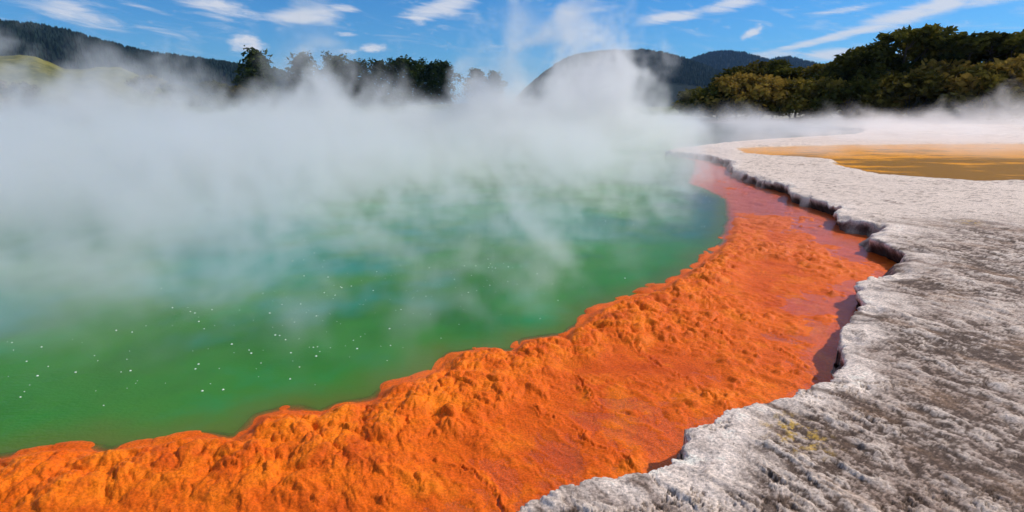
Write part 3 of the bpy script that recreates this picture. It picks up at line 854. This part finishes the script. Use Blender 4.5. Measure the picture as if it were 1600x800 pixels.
def build_trees():
    bk = bark()
    dk = leaf_material('dark_leaves', (0.018, 0.022, 0.006), (0.085, 0.085, 0.016), (0.22, 0.18, 0.03))
    ol = leaf_material('olive_leaves', (0.04, 0.036, 0.009), (0.15, 0.12, 0.022), (0.30, 0.21, 0.035))
    gd = leaf_material('golden_leaves', (0.08, 0.055, 0.014), (0.26, 0.17, 0.032), (0.42, 0.28, 0.055))
    pn = leaf_material('pine_needles', (0.010, 0.022, 0.010), (0.035, 0.055, 0.016), (0.09, 0.11, 0.025))
    protos = {}
    first = {}

    def get(key, kind, H, W, seed, lm):
        if key not in protos:
            protos[key] = make_tree(kind, H, W, seed, lm, bk)
            return protos[key]
        return copy_tree(protos[key])
    T = [  # key, kind, leaf, az, dist, elevation of its top, label
        ('u1', 'umbrella', dk, 33.2, 80, 6.0, 'tall dark flat-topped tree standing highest in the left clump on the right bank'),
        ('b3', 'broad', dk, 31.3, 77, 4.6, 'big near-black bushy tree left of the tallest flat-topped tree'),
        ('b2', 'broad', ol, 35.4, 79, 3.7, 'olive bushy tree in the dip between the two high crowns'),
        ('u2', 'umbrella', dk, 37.6, 80, 5.6, 'wide dark tree with layered crown near the right edge'),
        ('u1', 'umbrella', dk, 40.2, 82, 5.3, 'dark flat-topped tree cut by the right edge of the photo'),
        ('b2', 'broad', dk, 29.6, 80, 3.9, 'dark bushy tree at the lower left shoulder of the tall clump'),
        ('b3', 'broad', ol, 27.7, 82, 3.25, 'olive rounded tree left of the tall clump, on the low skyline'),
        ('u2', 'umbrella', dk, 25.8, 84, 3.5, 'dark spreading tree in the middle of the low skyline'),
        ('b2', 'broad', dk, 24.0, 84, 3.6, 'dark bushy tree above the golden shrub'),
        ('b3', 'broad', ol, 22.2, 85, 3.55, 'small olive tree at the foot of the blue hill'),
        ('b2', 'broad', dk, 20.4, 86, 3.1, 'small dark tree furthest left on the low skyline, at the steam'),
        ('s1', 'shrub', gd, 21.0, 74, 2.5, 'golden brown rounded shrub standing behind the white bank'),
        ('s2', 'shrub', gd, 23.0, 75, 2.3, 'golden olive shrub right of the most golden one'),
        ('s1', 'shrub', ol, 25.4, 75, 2.0, 'low olive shrub below the dark low-skyline trees'),
        ('s3', 'shrub', dk, 19.3, 76, 1.9, 'grey brown scrubby shrub half hidden by steam at the left end of the bank'),
        ('s2', 'shrub', ol, 27.6, 74, 2.0, 'olive shrub below the left shoulder of the tall clump'),
        ('s3', 'shrub', dk, 29.8, 73, 1.9, 'dark shrub in the shade under the near-black tree'),
        ('s1', 'shrub', ol, 32.2, 74, 2.3, 'olive shrub below the tallest flat-topped tree'),
        ('s3', 'shrub', ol, 34.2, 73, 2.4, 'brownish shrub behind the drifting steam right of centre of the bank'),
        ('s2', 'shrub', gd, 36.3, 75, 3.0, 'yellow green shrub below the wide layered tree'),
        ('s1', 'shrub', ol, 38.6, 73, 2.7, 'brown olive shrub low at the right edge behind steam'),
        ('s3', 'shrub', gd, 40.2, 76, 3.1, 'sunlit yellowish shrub at the right edge of the photo'),
        ('b2', 'broad', dk, 42.6, 82, 5.0, 'dark bushy tree just past the right edge trees'),
        ('u1', 'umbrella', dk, 45.5, 84, 5.0, 'dark spreading tree furthest right on the bank'),
        ('b3', 'broad', ol, 34.4, 88, 4.3, 'olive tree behind the tallest flat-topped tree'),
        ('b3', 'broad', dk, 38.9, 88, 4.6, 'dark tree behind the wide layered tree'),
        ('s3', 'shrub', dk, 17.6, 80, 1.4, 'dark shrub in steam, furthest left on the right bank'),
    ]
    dims = {'u1': (10.5, 11, 1), 'u2': (10, 12, 2), 'b3': (9.5, 10, 3), 'b2': (9, 9.5, 4), 's1': (4.2, 6.2, 5), 's2': (3.8, 6.5, 6), 's3': (3.6, 6.0, 7)}
    rng = random.Random(4)
    for key, kind, lm, azd, dist, s, lab in T:
        k2 = (key, lm.name)
        H, W, seed = dims[key]
        o = get(k2, kind, H, W, seed, lm)
        place(o, azd, dist, rng.uniform(0, 6.28), 1, lab, 'shrub' if kind == 'shrub' else 'tree', 'trees and shrubs on the right bank', top=s, H=H)
    # pines beyond the pool
    P = [(-23.3, 150, 'pine', 4.6, 'lone round-topped pine on the left skyline, darkest of the left ones'),
         (-22.3, 152, 'spire', 3.75, 'small pointed pine just right of the lone round-topped pine'),
         (-19.1, 155, 'pine', 4.45, 'faint pine half hidden by steam left of the pine row'),
         (-17.0, 152, 'spire', 4.7, 'slender pine at the left end of the pine row, poking above the steam'),
         (-16.1, 155, 'pine', 4.3, 'short rounded pine, second from the left in the pine row'),
         (-14.8, 150, 'pine', 3.9, 'rounded pine, third from the left in the pine row'),
         (-13.8, 152, 'spire', 4.05, 'pointed pine, fourth from the left in the pine row'),
         (-12.7, 150, 'pine', 3.95, 'bushy pine, fifth from the left in the pine row'),
         (-11.6, 153, 'spire', 4.25, 'narrow tall pine in the middle of the pine row'),
         (-10.5, 150, 'pine', 4.25, 'broad pine with sunlit side just right of the middle of the pine row'),
         (-9.4, 151, 'pine', 4.0, 'low broad pine, fourth from the right in the pine row'),
         (-8.5, 154, 'spire', 4.25, 'narrow pine, third from the right in the pine row'),
         (-7.6, 151, 'pine', 3.85, 'low rounded pine, second from the right in the pine row'),
         (-6.6, 153, 'pine', 3.95, 'rounded pine at the right end of the pine row'),
         (-3.4, 156, 'pine', 3.3, 'faint low pine just right of the pine row in thin steam'),
         (-1.8, 156, 'pine', 3.1, 'faintest and lowest pine right of the pine row'),
         ]
    for azd, dist, kind, s, lab in P:
        H, W, seed = (11, 7.2, 21) if kind == 'pine' else (13, 5.0, 22)
        o = get((kind, 'pine'), kind, H, W, seed, pn)
        place(o, azd, dist, rng.uniform(0, 6.28), 1, lab, 'tree', 'pines on the far rim of the pool', sink=0.5, top=s, H=H)
    # bushes on the far left knolls
    K = [(-41.5, 105, 1.1, gd, 'yellow green bush on the bright knoll at the left edge'), (-39.8, 108, 0.9, ol, 'olive bush on the knoll beside the left edge'),
         (-31.5, 128, 1.2, ol, 'dark olive bush on the slope below the forested ridge'), (-29.6, 130, 1.0, dk, 'dark bush on the slope right of the olive one'),
         (-27.0, 132, 1.3, dk, 'dark scrub bush below the ridge, seen through thin steam'), (-25.0, 134, 1.2, ol, 'olive scrub bush below the lone round-topped pine'),
         (-43.0, 103, 1.2, ol, 'olive bush cut by the left edge of the photo')]
    for azd, dist, s, lm, lab in K:
        o = get(('s1', lm.name), 'shrub', 4.2, 6.2, 5, lm)
        place(o, azd, dist, rng.uniform(0, 6.28), s, lab, 'bush', 'bushes on the left slope')


# ------------------------------------------------------------------ bubbles on the green water
def build_bubbles():
    m, t, out = mat('bubble_film')
    b_ = t.node('ShaderNodeBsdfPrincipled', ins={'Base Color': (0.78, 0.88, 0.74, 1), 'Roughness': 0.2})
    t.set(out.inputs[0], b_.outputs[0])
    V, F = [], []
    n = 8
    for i, (r, z) in enumerate(((1.0, -0.1), (0.95, 0.3), (0.7, 0.7), (0.35, 0.95))):
        for k in range(n):
            a = 2 * math.pi * k / n
            V.append((r * math.cos(a), r * math.sin(a), z))
    V.append((0, 0, 1.02))
    for i in range(3):
        for k in range(n): F.append((i * n + k, i * n + (k + 1) % n, (i + 1) * n + (k + 1) % n, (i + 1) * n + k))
    for k in range(n): F.append((3 * n + k, 3 * n + (k + 1) % n, 4 * n))
    rng = np.random.default_rng(12)
    cnt = 0
    proto = None
    clusters = [(-0.9, 6.0, 1.1), (0.1, 5.9, .9), (-2.3, 5.1, .8), (-2.9, 3.9, .7), (-1.6, 4.2, .7), (1.6, 9.5, 1.4), (-0.3, 7.2, 1.0), (-3.6, 4.6, .9), (-1.3, 4.9, 1.0), (-2.6, 6.4, 1.2), (3.0, 11.5, 1.0)]
    while cnt < 285:
        cx, cyy, cs = clusters[rng.integers(len(clusters))]
        x, y = rng.normal(cx, cs * 0.75), rng.normal(cyy, cs * 0.7)
        if orange_s(np.array([x]), np.array([y]))[0] > -0.35: continue
        if proto is None:
            o = mesh_obj('gas_bubble', V, F, m, None, True); proto = o
        else:
            o = proto.copy(); C.objects.link(o)
        s = (0.0030 + 0.0060 * rng.random() ** 2.5) * (1 + 0.05 * max(0, y - 5))
        o.location = (x, y, 0.0); o.scale = (s, s, s * 0.7)
        o['label'] = 'tiny pale gas bubble floating on the green pool water'; o['category'] = 'bubble'
        o['group'] = 'gas bubbles on the green pool'
        cnt += 1


# ------------------------------------------------------------------ steam (real voxel volumes)
def steam_volume(name, label, lo, hi, res, field, color, aniso):
    m, t, out = mat(name)
    pv = t.node('ShaderNodeVolumePrincipled', ins={'Color': (*color, 1), 'Density': 1.0, 'Anisotropy': aniso})
    t.set(out.inputs['Volume'], pv.outputs[0])
    me = bpy.data.meshes.new(name)
    o = bpy.data.objects.new(name, me); C.objects.link(o)
    me.materials.append(m)
    g = bpy.data.node_groups.new(name, 'GeometryNodeTree')
    g.interface.new_socket('Geometry', in_out='INPUT', socket_type='NodeSocketGeometry')
    g.interface.new_socket('Geometry', in_out='OUTPUT', socket_type='NodeSocketGeometry')
    t = NT(g)
    gi = t.node('NodeGroupInput'); go = t.node('NodeGroupOutput')
    vc = t.node('GeometryNodeVolumeCube')
    vc.inputs['Min'].default_value = lo; vc.inputs['Max'].default_value = hi
    for i, ax in enumerate('XYZ'):
        vc.inputs['Resolution ' + ax].default_value = int((hi[i] - lo[i]) / res)
    pos = t.node('GeometryNodeInputPosition').outputs[0]
    t.set(vc.inputs['Density'], field(t, pos))
    vc.inputs['Background'].default_value = 0
    smn = t.node('GeometryNodeSetMaterial'); smn.inputs['Material'].default_value = m
    t.set(smn.inputs[0], vc.outputs[0])
    t.set(go.inputs[0], smn.outputs[0])
    md = o.modifiers.new('steam', 'NODES'); md.node_group = g
    o['kind'] = 'stuff'; o['label'] = label; o['category'] = 'steam'
    return o


def plume_height(t, x, y, base, plumes):
    h = base
    for (px, py, rx, ry, a) in plumes:
        ex = t.math('DIVIDE', t.math('SUBTRACT', x, px), rx); ey = t.math('DIVIDE', t.math('SUBTRACT', y, py), ry)
        q = t.math('ADD', t.math('MULTIPLY', ex, ex), t.math('MULTIPLY', ey, ey))
        gq = t.math('EXPONENT', t.math('MULTIPLY', q, -1.0))
        h = t.math('ADD', h, t.math('MULTIPLY', gq, a))
    return h


def far_field(t, pos):
    s = t.node('ShaderNodeSeparateXYZ', ins={0: pos}); x, y, z = s.outputs
    wz = t.math('MULTIPLY', z, -0.12)
    xs = t.math('ADD', x, wz)
    wn = t.n.new('ShaderNodeTexNoise'); t.set(wn.inputs['Vector'], pos); wn.inputs['Scale'].default_value = 0.45; wn.inputs['Detail'].default_value = 4
    wc = t.node('ShaderNodeSeparateXYZ', ins={0: wn.outputs[1]})
    wrx = t.math('MULTIPLY', t.math('SUBTRACT', wc.outputs[0], 0.5), 5.0)
    wry = t.math('MULTIPLY', t.math('SUBTRACT', wc.outputs[1], 0.5), 5.0)
    H = plume_height(t, t.math('ADD', xs, wrx), t.math('ADD', y, wry), 1.6, [(-23.0, 25.0, 2.12, 4.0, 1.9), (-20.7, 25.0, 1.76, 4.0, 2.87), (-18.6, 25.0, 1.23, 4.0, 1.37), (-16.9, 25.0, 1.06, 4.0, 3.26), (-14.9, 25.0, 1.41, 4.0, 2.55), (-13.4, 25.0, 0.88, 4.0, 3.06), (-10.4, 32.0, 1.32, 4.0, 3.23), (-9.4, 25.0, 1.59, 4.0, 3.34), (-8.0, 25.0, 1.59, 4.0, 1.75), (-6.2, 25.0, 1.54, 4.0, 1.54), (-4.5, 25.0, 1.32, 4.0, 1.17), (-3.2, 32.0, 1.23, 4.0, 2.01), (-2.1, 32.0, 1.5, 4.0, 3.81), (-0.6, 25.0, 1.1, 4.0, 5.71), (1.3, 25.0, 1.23, 4.0, 3.03), (2.3, 32.0, 1.122, 4.0, 6.78), (3.1, 32.0, 1.1985, 4.0, 5.89), (4.6, 32.0, 1.3515, 4.0, 6.23), (6.4, 32.0, 1.5, 4.0, 2.56), (7.7, 32.0, 1.23, 4.0, 2.06), (-25.3, 25.0, 1.76, 4.0, 2.04)])
    H = t.math('MULTIPLY', H, t.math('ADD', 0.4, t.math('MULTIPLY', t.noise(pos, 0.22, 3, 0.6), 1.2)))
    p2 = t.vmath('MULTIPLY', t.node('ShaderNodeCombineXYZ', ins={0: xs, 1: y, 2: z}).outputs[0], (1, 1, 0.95))
    n = t.noise(p2, 0.33, 8, 0.68, 1.1)
    n = t.math('MULTIPLY', t.math('SUBTRACT', n, 0.5), 5.4)
    top = t.math('SUBTRACT', 1.0, t.math('DIVIDE', z, H))           # 1 at the water, 0 at the local top
    v = t.math('ADD', t.math('MULTIPLY', top, 1.15), n)
    d = t.sstep(v, 0.2, 1.3)
    d = t.math('MULTIPLY', d, t.sstep(y, 11, 19))
    d = t.math('MULTIPLY', d, t.math('SUBTRACT', 1.0, t.sstep(y, 48, 58)))
    # right limit follows the shore
    xr = t.math('SUBTRACT', x, t.math('MULTIPLY', y, 0.33))
    d = t.math('MULTIPLY', d, t.math('SUBTRACT', 1.0, t.sstep(xr, -3.0, 1.2)))
    d = t.math('MULTIPLY', d, t.sstep(x, -52, -44))
    return t.math('MULTIPLY', t.math('SUBTRACT', d, 0.02), 0.55)


def near_field(t, pos):
    s = t.node('ShaderNodeSeparateXYZ', ins={0: pos}); x, y, z = s.outputs
    xs = t.math('ADD', x, t.math('MULTIPLY', z, 0.3))
    p2 = t.vmath('MULTIPLY', t.node('ShaderNodeCombineXYZ', ins={0: xs, 1: y, 2: z}).outputs[0], (1, 0.8, 0.5))
    n = t.noise(p2, 1.05, 7, 0.68, 1.2)
    n = t.math('MULTIPLY', t.math('SUBTRACT', n, 0.5), 5.8)
    H = t.math('ADD', 0.5, t.math('MULTIPLY', t.sstep(y, 4, 15), 1.7))
    top = t.math('SUBTRACT', 1.0, t.math('DIVIDE', z, H))
    lft = t.math('MULTIPLY', t.sstep(t.math('MULTIPLY', x, -1.0), 1.2, 4.2), 0.50)
    v = t.math('ADD', t.math('ADD', t.math('MULTIPLY', top, 0.6), n), lft)
    d = t.sstep(v, 0.30, 1.5)
    d = t.math('MULTIPLY', d, t.math('SUBTRACT', 1.0, t.sstep(z, 0.7, 2.4)))
    # rises only over the deep water, left of the orange rim
    rim = t.math('SUBTRACT', x, t.math('MULTIPLY', t.math('SUBTRACT', y, 4.0), 0.5))
    d = t.math('MULTIPLY', d, t.math('SUBTRACT', 1.0, t.sstep(rim, -0.8, 0.8)))
    d = t.math('MULTIPLY', d, t.sstep(y, 2.9, 6))
    d = t.math('MULTIPLY', d, t.math('SUBTRACT', 1.0, t.sstep(y, 13, 19)))
    return t.math('MULTIPLY', t.math('SUBTRACT', d, 0.02), 1.1)


def right_field(t, pos):
    s = t.node('ShaderNodeSeparateXYZ', ins={0: pos}); x, y, z = s.outputs
    xs = t.math('ADD', x, t.math('MULTIPLY', z, 0.4))
    p2 = t.vmath('MULTIPLY', t.node('ShaderNodeCombineXYZ', ins={0: xs, 1: y, 2: z}).outputs[0], (1, 1, 0.9))
    n = t.noise(p2, 0.34, 6, 0.66, 0.7)
    n = t.math('MULTIPLY', t.math('SUBTRACT', n, 0.5), 4.4)
    H = plume_height(t, xs, y, 0.85, [(30, 50, 3, 6, 1.6), (44, 50, 5, 6, 2.8), (37, 48, 2, 5, 1.3), (20, 54, 3, 6, 1.9), (26, 40, 2, 5, 0.9), (52, 44, 4, 5, 2.0)])
    top = t.math('SUBTRACT', 1.0, t.math('DIVIDE', z, H))
    v = t.math('ADD', t.math('MULTIPLY', top, 1.0), n)
    d = t.sstep(v, 0.1, 1.15)
    yy = t.math('SUBTRACT', y, t.math('MULTIPLY', x, 0.05))
    d = t.math('MULTIPLY', d, t.sstep(yy, 13, 25))
    d = t.math('MULTIPLY', d, t.math('SUBTRACT', 1.0, t.sstep(y, 60, 67)))
    xr = t.math('SUBTRACT', x, t.math('MULTIPLY', y, 0.33))
    d = t.math('MULTIPLY', d, t.sstep(xr, -1.0, 4.0))
    return t.math('MULTIPLY', t.math('SUBTRACT', d, 0.02), 0.26)


def build_steam():
    steam_volume('steam', 'thick bank of pale steam over the middle and far side of the green pool', (-54, 11, 0.06), (24, 59, 11), 0.2, far_field, (0.97, 0.975, 0.99), 0.25)
    steam_volume('steam', 'thin wisps of steam lifting off the near green water', (-16, 2.6, 0.03), (10, 19.5, 2.6), 0.11, near_field, (0.95, 0.97, 0.985), 0.25)
    steam_volume('steam', 'low pinkish steam drifting over the white flats in front of the right-hand trees', (6, 19, 0.3), (74, 68, 5.5), 0.28, right_field, (0.985, 0.95, 0.945), 0.3)


def build_haze():
    m, t, out = mat('haze')
    pv = t.node('ShaderNodeVolumePrincipled', ins={'Color': (0.30, 0.58, 1.0, 1), 'Density': 0.00006, 'Anisotropy': 0.0})
    t.set(out.inputs['Volume'], pv.outputs[0])
    r, n = 9100, 24
    V = [(r * math.cos(2 * math.pi * k / n), r * math.sin(2 * math.pi * k / n), z) for z in (-4, 420) for k in range(n)]
    F = [(k, (k + 1) % n, n + (k + 1) % n, n + k) for k in range(n)] + [tuple(range(n - 1, -1, -1)), tuple(range(n, 2 * n))]
    o = mesh_obj('haze', V, F, m)
    o['kind'] = 'stuff'; o['label'] = 'clear blue distance haze over the whole landscape'; o['category'] = 'haze'


# ------------------------------------------------------------------ build
build_terrace()
build_shelf()
build_water()
build_ground()
rx, ry, rz_, rt = ridge_mesh('forested_ridge', [(-62, 5.8), (-50, 6.0), (-43, 5.75), (-40, 5.4), (-38.3, 5.3), (-36.4, 5.0), (-34.5, 4.55), (-32.5, 4.0), (-30.4, 3.6), (-28.1, 3.4), (-25.7, 3.2), (-23.2, 2.9), (-21.1, 2.55), (-19, 1.9), (-16, 1.0), (-13, 0.4)], 1150, 420, (0.007, 0.014, 0.014), (0.014, 0.024, 0.019), 401)
forest_on('conifer_forest', 'dark conifer forest covering the long ridge on the left skyline', rx, ry, rz_, rt, 13000, 9.0, (0.010, 0.020, 0.017), 5)
mx, my, mz, mt = ridge_mesh('near_mountain', [(0.2, 0.2), (1.2, 1.2), (2.2, 1.99), (3.1, 2.7), (4.9, 3.85), (6.1, 4.3), (8.5, 4.62), (12.0, 4.57), (14.4, 4.25), (16.1, 3.83), (18.4, 3.01), (20.7, 1.98), (23, 0.6)], 1500, 500, (0.006, 0.014, 0.018), (0.018, 0.030, 0.026), 411)
forest_on('mountain_forest', 'dark bush covering the rounded hill behind the tall steam plume', mx, my, mz, mt, 9000, 9.0, (0.012, 0.022, 0.020), 6)
fx, fy, fz, ft = ridge_mesh('far_mountain', [(12, 1.5), (14.5, 2.73), (15.8, 3.44), (16.5, 3.82), (17.2, 4.08), (18.3, 4.38), (19.6, 4.46), (21.0, 4.26), (22.1, 3.91), (23.2, 3.61), (23.9, 3.69), (24.7, 3.78), (25.4, 3.6), (28.2, 2.9), (33, 2.2), (40, 1.8), (48, 1.2)], 2600, 800, (0.004, 0.012, 0.022), (0.012, 0.024, 0.030), 421)
forest_on('mountain_forest', 'blue-dark bush covering the far hill left of the right-hand trees', fx, fy, fz, ft, 9000, 13.0, (0.008, 0.018, 0.026), 7)
ridge_mesh('grassy_knoll', [(-52, 3.0), (-46, 3.7), (-42, 3.75), (-40.4, 3.65), (-39.3, 3.8), (-38.6, 3.75), (-37.5, 3.3), (-36.8, 2.9), (-35.6, 2.95), (-34.4, 3.15), (-33.3, 3.15), (-32.3, 2.68), (-31.1, 1.81), (-29, 1.0)], 150, 38, (0.08, 0.09, 0.02), (0.25, 0.23, 0.06), 431, rough=0.05)
build_trees()
build_bubbles()
build_steam()
build_haze()
